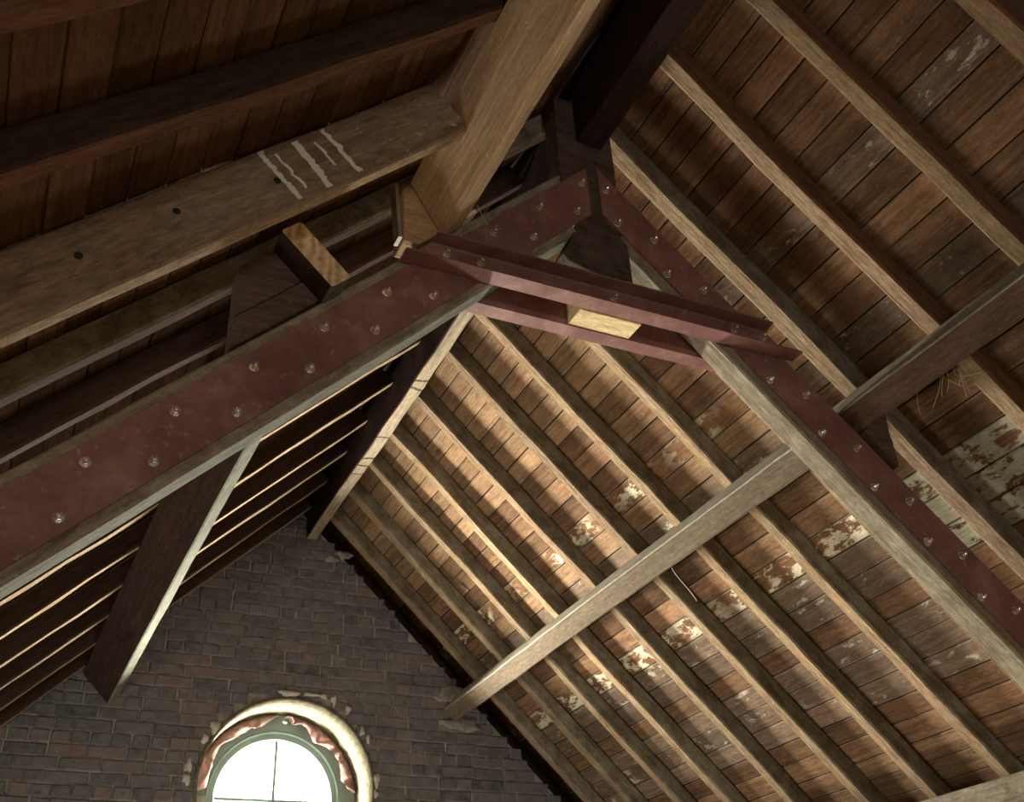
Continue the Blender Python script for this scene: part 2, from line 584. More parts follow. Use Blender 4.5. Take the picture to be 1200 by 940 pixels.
roofs = {}
for side in ('right', 'left'):
    P, D, N = SLOPE[side]
    pts = [P(-0.075, TB - 0.009, YR), P(UEND + 0.05, TB - 0.009, YR), P(UEND + 0.05, TB - 0.009, YW + 0.16), P(-0.075, TB - 0.009, YW + 0.16)]
    r = prism('ceiling_' + side, pts, N * 0.03, M['underlay'])
    tag(r, 'boarded underside of the %s roof slope' % side, 'ceiling', kind='structure')
    roofs[side] = r

# board joints measured down the slope
joints = [0.001, 0.033, 0.066, 0.098, 0.130, 0.162, 0.194, 0.226, 0.258, 0.291, 0.327, 0.363, 0.399, 0.435, 0.470, 0.505,
          0.541, 0.577, 0.614, 0.650, 0.686, 0.719, 0.752, 0.786, 0.820, 0.853, 0.887, 0.919, 0.952, 0.985, 1.018, 1.05, 1.083, 1.116]
jl = [0.001 + 0.0327 * i for i in range(35)]
for side, js in (('right', joints), ('left', jl)):
    P, D, N = SLOPE[side]
    for (ya, yb, zone) in ((YR + 0.01, 0.7835, 'near'), (0.7845, YW + 0.10, 'far')):
        for i in range(len(js) - 1):
            u0, u1 = js[i], js[i + 1]
            gap = 0.0012 + random.random() * 0.0006
            dt = random.uniform(-0.0004, 0.0009)
            r = random.random()
            um = (u0 + u1) / 2
            if side == 'right':
                if zone == 'far':
                    key = 'board_pale' if um < 0.25 else ('board_pale' if r < 0.35 else 'board')
                    if i in (11, 17):
                        key = 'board_flaky'
                    elif i in (18, 22, 23) or (um > 0.3 and r > 0.90):
                        key = 'board_grey'
                else:
                    key = 'board_patch' if i in (17, 18, 19) else ('board_grey' if i in (8, 12) or r > 0.9 else 'board')
            else:
                key = 'board_left' if zone == 'near' else 'board_left_shade'
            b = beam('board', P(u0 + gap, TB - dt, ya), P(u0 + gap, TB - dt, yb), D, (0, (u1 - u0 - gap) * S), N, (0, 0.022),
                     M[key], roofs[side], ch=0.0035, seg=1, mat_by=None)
    # the lower boards, hidden from the photograph
    ue = js[-1]
    bm = bmesh.new()
    n = int((UEND - ue) / 0.033)
    for i in range(n):
        a, b_ = ue + i * 0.033 + 0.0014, ue + (i + 1) * 0.033
        q = [P(a, TB, YR), P(b_, TB, YR), P(b_, TB, YW + 0.1), P(a, TB, YW + 0.1)]
        q2 = [v + N * 0.02 for v in q]
        vv = [bm.verts.new(v) for v in q] + [bm.verts.new(v) for v in q2]
        for f in ((0, 1, 2, 3), (7, 6, 5, 4), (0, 4, 5, 1), (1, 5, 6, 2), (2, 6, 7, 3), (3, 7, 4, 0)):
            bm.faces.new([vv[t] for t in f])
    o = link('lower_boards', bm_mesh('lower_boards', bm), M['board'], roofs[side])
    o['kind'] = 'stuff'

# floor with an opening added for the low light
FXR = UEND * CS * S
hx0, hx1 = (HX - RX) * S - 0.45, (HX - RX) * S + 0.45
hy0, hy1 = HY * S - 0.45, HY * S + 0.45
y0, y1 = YR * S, YW * S + 0.4
bm = bmesh.new()


def slab(bm, x0, x1, ya, yb, za, zb):
    vv = [bm.verts.new((x, y, z)) for z in (za, zb) for (x, y) in ((x0, ya), (x1, ya), (x1, yb), (x0, yb))]
    for f in ((3, 2, 1, 0), (4, 5, 6, 7), (0, 1, 5, 4), (1, 2, 6, 5), (2, 3, 7, 6), (3, 0, 4, 7)):
        bm.faces.new([vv[t] for t in f])


slab(bm, -FXR, hx0, y0, y1, -0.06, 0)
slab(bm, hx1, FXR, y0, y1, -0.06, 0)
slab(bm, hx0, hx1, y0, hy0, -0.06, 0)
slab(bm, hx0, hx1, hy1, y1, -0.06, 0)
for (a, b_, c_, d_) in ((hx0 - 0.03, hx0, hy0 - 0.03, hy1 + 0.03), (hx1, hx1 + 0.03, hy0 - 0.03, hy1 + 0.03), (hx0, hx1, hy0 - 0.03, hy0), (hx0, hx1, hy1, hy1 + 0.03)):
    slab(bm, a, b_, c_, d_, -0.45, -0.055)
tag(link('floor', bm_mesh('floor', bm), M['floor']), 'plain boarded attic floor with an opening added for the low light', 'floor', kind='structure')

# rear gable wall (behind the photographer) with an opening added for the fill light
bm = bmesh.new()
yw0, yw1 = YR * S - 0.25, YR * S
rxm, rzm = -0.15 * S, 0.15 * S + EYE
w_ = 0.42
ztop = RZ * S + EYE + 0.05


def holed_wall(name, y_in, y_out, poly, hole, mat):
    """wall between y_in and y_out: poly (x,z) star-shaped about the hole centre, hole = list of (x,z)"""
    cx = sum(p[0] for p in hole) / len(hole)
    cz = sum(p[1] for p in hole) / len(hole)

    def hit(ang, pl):
        dx, dz = math.cos(ang), math.sin(ang)
        best = None
        for i in range(len(pl)):
            (x0, z0), (x1, z1) = pl[i], pl[(i + 1) % len(pl)]
            ex, ez = x1 - x0, z1 - z0
            den = dx * ez - dz * ex
            if abs(den) < 1e-9:
                continue
            t = ((x0 - cx) * ez - (z0 - cz) * ex) / den
            s_ = ((x0 - cx) * dz - (z0 - cz) * dx) / den
            if t > 0 and -1e-6 <= s_ <= 1 + 1e-6 and (best is None or t < best):
                best = t
        return (cx + dx * best, cz + dz * best)
    angs = sorted(set([round(math.atan2(p[1] - cz, p[0] - cx), 6) for p in list(poly) + list(hole)]))
    bm = bmesh.new()
    rows = []
    for a in angs:
        o_, i_ = hit(a, poly), hit(a, hole)
        rows.append([bm.verts.new((q[0], yy, q[1])) for q in (o_, i_) for yy in (y_in, y_out)])
    n = len(rows)
    for k in range(n):
        A, B = rows[k], rows[(k + 1) % n]
        bm.faces.new((A[0], B[0], B[2], A[2]))
        bm.faces.new((A[1], A[3], B[3], B[1]))
        bm.faces.new((A[0], A[1], B[1], B[0]))
        bm.faces.new((A[2], B[2], B[3], A[3]))
    return link(name, bm_mesh(name, bm), mat)


def gable_poly(t, tl=None):
    """gable outline (x,z in metres), its slopes t (left: tl) below the rafter undersides"""
    tl = t if tl is None else tl
    ar, al = RZ - t / CS, RZ - tl / CS
    zf = -0.05
    k = math.tan(TH)
    zr, zl = ar * S + EYE, al * S + EYE
    xa = (zr - zl) / (2 * k)           # where the two slopes meet
    return [(-(zl - zf) / k, zf), ((zr - zf) / k, zf), (xa, zr - k * xa)]


rear = holed_wall('wall_rear', YR * S, YR * S - 0.25, gable_poly(-0.035),
                  [(rxm - w_, rzm - w_), (rxm + w_, rzm - w_), (rxm + w_, rzm + w_), (rxm - w_, rzm + w_)], M['side'])
tag(rear, 'masonry gable wall behind the photographer', 'wall', kind='structure')

# far gable: mortar core, outer leaf, bricks
wc = W(WIN[0], 0, WIN[1])
RO = 0.150 * S                    # radius of the opening
circ = [(wc.x + RO * math.cos(2 * math.pi * k / 96), wc.z + RO * math.sin(2 * math.pi * k / 96)) for k in range(96)]
WY = YW * S
wall = holed_wall('wall_far', WY + 0.009, WY + 0.20, gable_poly(0.024, -0.012), circ, M['mortar'])
tag(wall, 'dark brick gable wall with a round window', 'wall', kind='structure')
circ2 = [(wc.x + (RO + 0.012) * math.cos(2 * math.pi * k / 48), wc.z + (RO + 0.012) * math.sin(2 * math.pi * k / 48)) for k in range(48)]
outer = holed_wall('outer_leaf', WY + 0.21, WY + 0.46, gable_poly(-0.034), circ2, M['dark_leaf'])
outer.parent = wall

# bricks, stepping down under the rafters
CH = 0.0206 * S
BL, BH = 0.0640 * S, 0.0305 * S


def brick_mesh(length, seed):
    rs = random.Random(seed)
    h = CH - 0.0085
    d = 0.05
    bm = bmesh.new()
    j = lambda a: rs.uniform(-a, a)
    e = 0.005
    fr = [(e, e), (length - e, e), (length - e, h - e), (e, h - e)]
    bk = [(0, 0), (length, 0), (length, h), (0, h)]
    pr_ = j(0.004)
    v0 = [bm.verts.new((x + j(0.004), pr_ + j(0.002), z + j(0.004))) for x, z in fr]
    v1 = [bm.verts.new((x + j(0.002), 0.007, z + j(0.002))) for x, z in bk]
    v2 = [bm.verts.new((x, d, z)) for x, z in bk]
    bm.faces.new(v0)
    for a, b_ in ((v0, v1), (v1, v2)):
        for k in range(4):
            bm.faces.new((a[k], a[(k + 1) % 4], b_[(k + 1) % 4], b_[k]))
    return bm_mesh('brick', bm)


brick_list = []
ztop_m = W(0, 0, 0.915).z
nc = 0
z = W(0, 0, 0.255).z
rb = random.Random(3)
while z < ztop_m:
    zt = z + CH
    # slopes: top corners stay this far under the rafters
    lim = (W(RX, 0, RZ - (0.012 + rb.uniform(-0.003, 0.004)) / CS).z - zt) / math.tan(TH)
    x = -lim - 0.032 / SN * S + rb.uniform(-0.02, 0.01)
    hdr = (nc % 4 == 2)
    xe = lim + rb.uniform(-0.03, 0.015)
    x -= 0
    first = True
    while x < xe - 0.035:
        ln = BH if (hdr or rb.random() < 0.12) else BL
        ln *= rb.uniform(0.92, 1.06)
        if first:
            ln *= rb.choice((0.5, 0.75, 1.0))
            first = False
        x1 = min(x + ln, xe)
        segs = [(x, x1)]
        # keep clear of the round opening
        dz = max(0.0, max(z - wc.z, wc.z - zt)) if not (z <= wc.z <= zt) else 0.0
        if dz < RO + 0.008:
            hw = math.sqrt((RO + 0.008) ** 2 - dz ** 2)
            segs = []
            if x < wc.x - hw:
                segs.append((x, min(x1, wc.x - hw)))
            if x1 > wc.x + hw:
                segs.append((max(x, wc.x + hw), x1))
        for a, b_ in segs:
            if b_ - a > 0.035:
                brick_list.append((a, z, b_ - a - 0.009))
        x = x1
    z = zt
    nc += 1
# pockets where the purlins and the ridge enter the wall stay open


def view(p):
    d = p - W(0, 0, 0)
    zc = d.dot(fwd)
    return 600 + 1212.7 * d.dot(right) / zc, 470 + 1212.7 * d.dot(down) / zc


shown, hidden = [], []
for bx in brick_list:
    vx, vy = view(Vector((bx[0] + bx[2] / 2, WY, bx[1] + CH / 2)))
    (shown if (-20 < vx < 1200 and vy < 950) else hidden).append(bx)
shown.sort(key=lambda q: -q[2])
hidden += shown[300:]
shown = shown[:300]
cache = {}
for (x, z, ln) in shown:
    key = (round(ln / 0.012), random.randrange(3))
    if key not in cache:
        cache[key] = brick_mesh(key[0] * 0.012, random.random())
        cache[key].materials.append(M['brick'])
    o = bpy.data.objects.new('brick', cache[key])
    COL.objects.link(o)
    o.location = (x, WY + random.uniform(-0.002, 0.002), z)
    o.rotation_euler.y = random.uniform(-0.008, 0.008)
    o.parent = wall
bm = bmesh.new()
for (x, z, ln) in hidden:
    slab(bm, x, x + ln, WY, WY + 0.05, z, z + CH - 0.0085)
o = link('lower_bricks', bm_mesh('lower_bricks', bm), M['brick'], wall)
o['kind'] = 'stuff'


def unview(px, py, Y):
    """survey point on the plane y = Y behind a pixel of the photograph (used once to set out the wall details)"""
    d = right * ((px - 600) / 1212.7) + down * ((py - 470) / 1212.7) + fwd
    d = d * (Y / d.y)
    return d.x, d.z


def blob(name, x, z, rx, rz, mat, parent, seed, y=None, th=0.006):
    rs = random.Random(seed)
    n = 14
    org = Vector((x, (WY if y is None else y) - 0.002, z))
    bm = bmesh.new()
    base, top = [], []
    for k in range(n):
        a = 2 * math.pi * k / n
        r = 1 + 0.45 * (rs.random() - 0.5) + 0.2 * math.sin(3 * a + seed)
        base.append(bm.verts.new((rx * r * math.cos(a), 0.014, rz * r * math.sin(a))))
        top.append(bm.verts.new((rx * r * 0.75 * math.cos(a), -th, rz * r * 0.75 * math.sin(a))))
    c0 = bm.verts.new((0, -th * 1.5, 0))
    for k in range(n):
        bm.faces.new((base[k], base[(k + 1) % n], top[(k + 1) % n], top[k]))
        bm.faces.new((top[k], top[(k + 1) % n], c0))
    return link(name, bm_mesh(name, bm, True), mat, parent, Matrix.Translation(org))


for i, (px, py, rx, rz) in enumerate(((252, 852, .03, .045), (240, 866, .022, .04), (221, 897, .025, .055), (219, 913, .025, .04), (339, 813, .07, .022),
                                      (365, 814.5, .065, .012), (379, 816, .03, .015), (391, 821, .02, .045), (408, 832, .018, .03),
                                      (424, 858, .018, .035), (431, 867, .014, .035), (441, 914, .024, .05), (440, 931, .018, .03),
                                      (531, 815, .15, .06), (541, 850, .16, .05), (403, 650, .07, .03), (389, 655, .05, .03), (452, 662, .09, .025))):
    ux, uz = unview(px, py, YW)
    q = W(ux, YW, uz)
    blob('mortar_smear', q.x, q.z, rx, rz, M['patch'] if i < 13 else M['mortar'], wall, i * 1.7, th=0.008)

# eaves: low side walls where the slopes reach the floor
bm = bmesh.new()
slab(bm, FXR - 0.45, FXR - 0.25, y0, y1, -0.05, 0.42)
tag(link('wall_right', bm_mesh('wall_right', bm), M['side']), 'low masonry wall under the right eaves', 'wall', kind='structure')
bm = bmesh.new()
slab(bm, -4.10, -3.90, y0, 2.80, -0.05, 1.0)
slab(bm, -4.10, -3.90, 4.40, y1, -0.05, 1.0)
slab(bm, -4.10, -3.90, 2.80, 4.40, -0.05, 0.27)  # wall raised and left open here to hold the added eaves light
slab(bm, -4.10, -3.90, 2.80, 4.40, 0.83, 1.0)
tag(link('wall_left', bm_mesh('wall_left', bm), M['side']), 'low masonry wall under the left eaves with an opening added for light', 'wall', kind='structure')

# ------------------------------------------------------------------ round window
win = empty('window_1', Vector((wc.x, YG * S, wc.z)))
tag(win, 'round gable window with grey frame and crossed glazing bars', 'window', kind='structure')
C0 = Vector((wc.x, 0, wc.z))


def lathe(name, prof, mat, parent, n=96, smooth=True, closed=True):
    """profile (r, y) turned about the window axis"""
    org = Vector((wc.x, YG * S, wc.z))
    bm = bmesh.new()
    rings = []
    for k in range(n):
        a = 2 * math.pi * k / n
        rings.append([bm.verts.new((r * math.cos(a), y - org.y, r * math.sin(a))) for r, y in prof])
    npf = len(prof)
    for k in range(n):
        for j in range(npf if closed else npf - 1):
            bm.faces.new((rings[k][j], rings[(k + 1) % n][j], rings[(k + 1) % n][(j + 1) % npf], rings[k][(j + 1) % npf]))
    me = bm_mesh(name, bm, smooth)
    return link(name, me, mat, parent, Matrix.Translation(org))


yg = YG * S
lathe('reveal', [(RO, WY - 0.006), (RO + 0.02, WY - 0.004), (RO + 0.02, yg + 0.12), (0.148 * S, yg + 0.12), (0.148 * S, yg - 0.05)], M['plaster'], win)
rg = 0.102 * S
lathe('frame', [(rg, yg + 0.03), (rg, yg - 0.012), (rg + 0.012, yg - 0.028), (rg + 0.045, yg - 0.03), (rg + 0.05, yg - 0.045), (rg + 0.058, yg - 0.045),
                (rg + 0.064, yg - 0.034), (0.1478 * S, yg - 0.036), (0.1478 * S, yg + 0.03)], M['frame'], win, smooth=False)
bw = 0.020
beam('glazing_bar', Vector((wc.x, yg, wc.z - rg - 0.005)), Vector((wc.x, yg, wc.z + rg + 0.005)), VX, (-bw / 2, bw / 2), VY, (-0.012, 0.02), M['frame'], win, ch=0.003)
beam('glazing_bar', Vector((wc.x - rg - 0.005, yg + 0.001, wc.z)), Vector((wc.x + rg + 0.005, yg + 0.001, wc.z)), VZ, (-bw / 2, bw / 2), VY, (-0.010, 0.018), M['frame'], win, ch=0.003)
for q in range(4):
    bm = bmesh.new()
    sx, sz = ((1, 1), (-1, 1), (-1, -1), (1, -1))[q]
    cen = Vector((sx * bw / 2, 0, sz * bw / 2))
    for dy in (0.0, 0.004):
        ring = [bm.verts.new(cen + Vector((0, dy, 0)))]
        for k in range(17):
            a = math.pi / 2 * k / 16
            ring.append(bm.verts.new((sx * max(bw / 2, rg * math.cos(a)), dy, sz * max(bw / 2, rg * math.sin(a)))))
        bm.faces.new(ring)
        if dy == 0:
            r0 = ring
    for k in range(len(ring)):
        bm.faces.new((r0[k], r0[(k + 1) % 18], ring[(k + 1) % 18], ring[k]))
    link('pane', bm_mesh('pane', bm), M['glass'], win, Matrix.Translation(Vector((wc.x, yg + 0.005, wc.z))))
for sx in (-1, 1):
    xx = wc.x + sx * 0.128 * S
    hg = beam('hinge', Vector((xx - 0.035, yg - 0.045, wc.z - 0.012)), Vector((xx + 0.035, yg - 0.045, wc.z - 0.012)), VZ, (-0.02, 0.02), VY, (-0.006, 0.008), M['strap'], win, ch=0.004)


def ruffle(name, a0, a1, label, seed, curl_at=None, width=0.034, amp=0.010):
    """ragged strip of cloth tucked between frame and reveal; angles in degrees"""
    rs = random.Random(seed)
    n = 90
    bm = bmesh.new()
    rows = []
    org = Vector((wc.x, yg - 0.05, wc.z))
    rout = 0.1470 * S
    for i in range(n + 1):
        f = i / n
        a = math.radians(a0 + (a1 - a0) * f)
        nz = noise.noise(Vector((f * 7, seed, 0)))
        n2 = noise.noise(Vector((f * 17, seed + 5, 0)))
        end = min(1, f / 0.06, (1 - f) / 0.05)
        n3 = noise.noise(Vector((f * 4.2, seed + 9, 2)))
        wd = (width * (0.85 + 0.75 * n3) + amp * 0.5 * n2) * (0.35 + 0.65 * end)
        row = []
        for j in range(7):
            g = j / 6
            r = rout - wd * g
            dy = -0.03 - 0.045 * math.sin(g * math.pi) * (0.6 + 0.8 * n2) - 0.02 * g + 0.014 * math.sin(f * 23 + g * 4 + seed) * g
            row.append(bm.verts.new((r * math.cos(a), dy + 0.02, r * math.sin(a))))
        # hem turned back
        r = rout - wd + 0.006
        row.append(bm.verts.new((r * math.cos(a), dy + 0.035, r * math.sin(a))))
        rows.append(row)
    for i in range(n):
        for j in range(7):
            bm.faces.new((rows[i][j], rows[i][j + 1], rows[i + 1][j + 1], rows[i + 1][j]))
    bmesh.ops.solidify(bm, geom=bm.faces[:], thickness=0.003)
    o = link(name, bm_mesh(name, bm, True), M['pink'], None, Matrix.Translation(org))
    tag(o, label, 'cloth', 'pink cloth strips round the window')
    return o


pl = ruffle('cloth_strip', 92, 178, 'crumpled pink cloth strip tucked along the left half of the round window', 1.3, width=0.085, amp=0.018)
pr2 = ruffle('cloth_strip', 84, 6, 'crumpled pink cloth strip with a curled end along the right half of the round window', 4.1, width=0.075, amp=0.018)
# the curl at the top of the right-hand strip
bm = bmesh.new()
rows = []
for i in range(26):
    f = i / 25
    a = -0.6 + f * 5.2
    r = 0.034 * (1 - 0.55 * f)
    cx, cz = 0.035, 0.1470 * S - 0.045
    rows.append([bm.verts.new((cx + r * 1.3 * math.cos(a), -0.02 - 0.05 * k + 0.01 * math.sin(a), cz + r * math.sin(a))) for k in (0, 0.5, 1)])
for i in range(25):
    for k in range(2):
        bm.faces.new((rows[i][k], rows[i][k + 1], rows[i + 1][k + 1], rows[i + 1][k]))
bmesh.ops.solidify(bm, geom=bm.faces[:], thickness=0.003)
link('curled_end', bm_mesh('curled_end', bm, True), M['pink'], pr2, Matrix.Translation(Vector((wc.x, yg - 0.05, wc.z))))

# ------------------------------------------------------------------ common rafters
RW, RH = 0.0195, 0.0275
ordn = ['nearest', 'second', 'third', 'fourth', 'fifth', 'sixth', 'seventh', 'eighth', 'ninth']


def rafter(side, yfar, label, mats, u0=0.016, u1=UEND, width=RW, group=None, mat_by=None, jit=0.0055, name='common_rafter', b0=0.0, cut0=0.0):
    P, D, N = SLOPE[side]
    o = beam(name, P(u0, 0, yfar), P(u1, 0, yfar), VY, (-width * S, 0), N, (-b0 * S, RH * S - 0.001), mats, ch=0.008, jit=jit, mat_by=mat_by or {'a0': 1, 'a1': 1}, cut0=(0, cut0))
    tag(o, label, 'rafter', group)
    return o


gf = 'common rafters between truss and brick gable, right slope'
for i, y in enumerate((1.796, 1.682, 1.566, 1.454, 1.329, 1.200, 1.0865, 0.962)):
    rafter('right', y, ('common rafter %s to the brick gable on the right slope' % ('hard up against' if i == 0 else 'counted %s from the wall, next' % ordn[i])) if i == 0 else
           '%s common rafter out from the brick gable on the right slope' % ordn[i], [M['rafter'], M['rafter_side']], group=gf)
rafter('right', 0.839, 'orange-brown common rafter showing just behind the right bolted principal rafter', [M['rafter'], M['rafter_side']], group=gf)
gn = 'common rafters overhead on the near right slope'
nlab = ['pale split common rafter just in front of the right bolted principal rafter',
        'first brown common rafter of the near right slope ending at the dusty purlin',
        'second brown common rafter of the near right slope, crossing the top edge and dusty purlin',
        'topmost visible common rafter in the upper right corner']
for i, y in enumerate((0.727, 0.597, 0.476, 0.344)):
    rafter('right', y, nlab[i], [M['rafter'] if i == 0 else M['rafter'], M['rafter_dark'] if i else M['rafter_side']], group=gn, width=0.0235 if i == 0 else 0.021)
rafter('right', 0.222, 'common rafter of the right slope just outside the top right corner', [M['rafter'], M['rafter_dark']], group=gn)

gl = 'common rafters beyond the truss, left slope'
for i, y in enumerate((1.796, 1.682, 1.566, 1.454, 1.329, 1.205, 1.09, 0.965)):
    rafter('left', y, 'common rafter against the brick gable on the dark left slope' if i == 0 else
           '%s common rafter out from the brick gable on the dark left slope' % ordn[i], [M['rafter'], M['rafter_shade']], group=gl, width=0.016)
rafter('left', 0.845, 'common rafter just behind the left bolted principal rafter, in deep shadow', [M['rafter_shade'], M['rafter_shade']], group=gl, width=0.016)
rafter('left', 0.748, 'dusty grey common rafter between the drip-stained rafter and the bolted principal', [M['rafter_shade'], M['rafter_side']], width=0.016, mat_by={'a0': 1, 'a1': 1})
rafter('left', 0.495, 'dark brown common rafter crossing the top left above the drip-stained rafter', [M['rafter_dark'], M['rafter_shade']])
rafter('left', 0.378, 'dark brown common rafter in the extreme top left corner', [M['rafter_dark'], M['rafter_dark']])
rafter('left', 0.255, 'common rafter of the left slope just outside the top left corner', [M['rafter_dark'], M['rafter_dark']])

# the deep drip-stained rafter, cut off at the new purlin
st = empty('trimmer_rafter', PL(0.3055, 0.0, 0.602))
tag(st, 'deep dark rafter with white drip stains and a square-cut upper end', 'rafter')
P0, P1 = PL(0.3055, 0.003, 0.602), PL(UEND, 0.003, 0.602)
beam('timber', P0, P1, VY, (-0.0150 * S, 0), NL, (-0.0270 * S, 0.0295 * S), [M['stained'], M['rafter'], M['dusty']], st, ch=0.006, jit=0.003,
     mat_by={'b0': 1, 'a1': 1}, seed=5)
for (px, py) in ((92, 300), (207, 248), (325, 212)):
    ux, uz = unview(px, py, 0.587)
    c_ = W(ux, 0.587, uz)
    tube('bolt_hole_plug', [c_ - VY * 0.002, c_ + VY * 0.02], 0.0105, M['hole'], st, 10)  # dark plugs standing in for open bolt holes

# ------------------------------------------------------------------ ridge, purlins
rd = beam('ridge_beam', W(RX, 0.728, 0), W(RX, YW + 0.02, 0), VX, (-0.0105 * S, 0.0105 * S), VZ, (0.873 * S, 0.955 * S), [M['ridge_dark'], M['ridge_pale']],
          jit=0.007, mat_by={'b0': 1}, seed=11)
tag(rd, 'pale-edged ridge beam running from the truss to the top of the brick gable', 'beam', 'ridge beams')
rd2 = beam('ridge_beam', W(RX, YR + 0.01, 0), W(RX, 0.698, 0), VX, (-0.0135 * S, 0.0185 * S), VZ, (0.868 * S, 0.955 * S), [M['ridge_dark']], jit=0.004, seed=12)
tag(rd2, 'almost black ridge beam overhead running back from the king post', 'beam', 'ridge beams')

# right purlin: far length sags into its wall pocket, near length is overhead
pu = empty('purlin', PR(0.456, 0.066, 0.72))
tag(pu, 'saw-marked purlin with dusty top crossing the right rafters to the brick gable', 'purlin', 'lower purlins')
beam('timber', PR(0.456, 0, 0.715), PR(0.4575, 0.014, YW + 0.02), DR, (0, 0.0315 * S), NR, (-0.064 * S, -0.001), [M['purlin'], M['dusty']], pu,
     jit=0.004, mat_by={'a0': 1}, seed=21, bow=(0.0, 0.012))
np_ = beam('purlin', PR(0.4565, 0, YR + 0.01), PR(0.4565, 0, 0.713), DR, (0, 0.031 * S), NR, (-0.064 * S, 0.0), [M['purlin_dark'], M['dusty']],
     jit=0.003, mat_by={'a0': 1}, seed=22)
tag(np_, 'dark brown purlin with pale dusty top at the right edge, overhead', 'purlin', 'lower purlins')
# left purlin with its sawn-off end
lp = beam('purlin', PL(0.450, 0, 0.676), PL(0.498, 0, YW + 0.02), DL, (0, 0.0235 * S), NL, (-0.067 * S, 0.0), [M['purlin_shade'], M['dusty_green'], M['sawn']],
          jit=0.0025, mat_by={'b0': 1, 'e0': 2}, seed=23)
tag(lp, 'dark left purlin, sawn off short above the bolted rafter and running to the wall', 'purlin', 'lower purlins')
# new upper purlin
org = PL(0.302, 0, 0.694)
bm = bmesh.new()
sec = [(0.302, 0.002), (0.317, 0.060), (0.3165, 0.066), (0.314, 0.067), (0.293, 0.067), (0.290, 0.064), (0.275, 0.001)]
rings = []
NSEG = 44
yend = YR + 0.01
Ln = (0.694 - yend) * S
for i in range(NSEG + 1):
    f = i / NSEG
    yy = 0.694 + (yend - 0.694) * f
    ring = []
    for j, (u, t) in enumerate(sec):
        k1 = noise.noise(Vector((f * 40, j * 3.1, 0))) * 0.0008
        k2 = noise.noise(Vector((f * 40, j * 3.1, 9))) * 0.0008
        q = PL(u + k1, t + k2, 0)
        o_ = PL(0.302, 0, 0)
        ring.append(bm.verts.new((f * Ln, (q - o_).dot(DL), (q - o_).dot(-NL))))
    rings.append(ring)
for i in range(NSEG):
    for j in range(len(sec)):
        fc = bm.faces.new((rings[i][j], rings[i][(j + 1) % len(sec)], rings[i + 1][(j + 1) % len(sec)], rings[i + 1][j]))
        fc.material_index = 0
bm.faces.new(rings[0])
bm.faces.new(rings[-1])
X = -VY
Y = DL.copy()
Z = X.cross(Y)
sgz = 1 if Z.dot(-NL) > 0 else -1
for v in bm.verts:
    v.co.z *= sgz
mw = Matrix((X, Y, Z)).transposed().to_4x4()
mw.translation = org
up = link('purlin', bm_mesh('purlin', bm), [M['new']], None, mw)
tag(up, 'pale new timber purlin coming overhead and bearing on the left bolted rafter', 'purlin')

# block, strap and shim at its bearing
blk = prism('packing_block', [PL(u, t, 0.6955) for u, t in ((0.288, 0.002), (0.311, 0.002), (0.3335, 0.0255), (0.357, 0.0495), (0.3465, 0.061), (0.289, 0.061))], VY * 0.10,
            M['new_block'], None, bevel=0.004)
tag(blk, 'brown timber block under the end of the pale new purlin', 'block')
q0, q1 = W(0.2395, 0.688, 0.718), W(0.2475, 0.688, 0.642)
sp = beam('steel_strap', W(0.2435, 0.690, 0.716), W(0.2480, 0.690, 0.650), VX, (-0.012, 0.002), VY, (0.0, 0.05), M['strap'], None, ch=0.002)
tag(sp, 'narrow grey metal strap on the side of the block beneath the new purlin', 'strap')
sh = beam('timber_shim', PL(0.270, 0.0625, 0.696), PL(0.289, 0.0625, 0.696), VY, (-0.030, 0.05), NL, (-0.004, 0.012), M['shim'], None, ch=0.002, cut0=(0.3, 0))
tag(sh, 'small whitish wooden shim wedged beside the end of the new purlin', 'shim')

# lower beam at the bottom right
t_, u_ = 0.055, 0.9185
q = PR(u_, t_, 0)
lb = beam('eaves_beam', Vector((q.x, YR * S + 0.05, q.z)), Vector((q.x, WY - 0.003, q.z)), VX, (0, 0.16), VZ, (-0.26, 0.0), [M['rafter_side']], None, jit=0.004, seed=31)
tag(lb, 'heavy brown eaves beam cutting across the bottom right corner', 'beam')
for k, yy in enumerate((0.9, 3.4, 5.9)):
    pst = beam('eaves_post', Vector((q.x + 0.08, yy, 0)), Vector((q.x + 0.08, yy, q.z - 0.262)), VX, (-0.06, 0.06), VY, (-0.06, 0.06), [M['purlin']], None)
    tag(pst, ['short timber post under the eaves beam, behind the camera line', 'short timber post under the eaves beam by the truss', 'short timber post under the eaves beam by the brick gable'][k], 'post')

# ------------------------------------------------------------------ truss
YT0, YT1 = 0.700, 0.727
tanT = math.tan(TH)


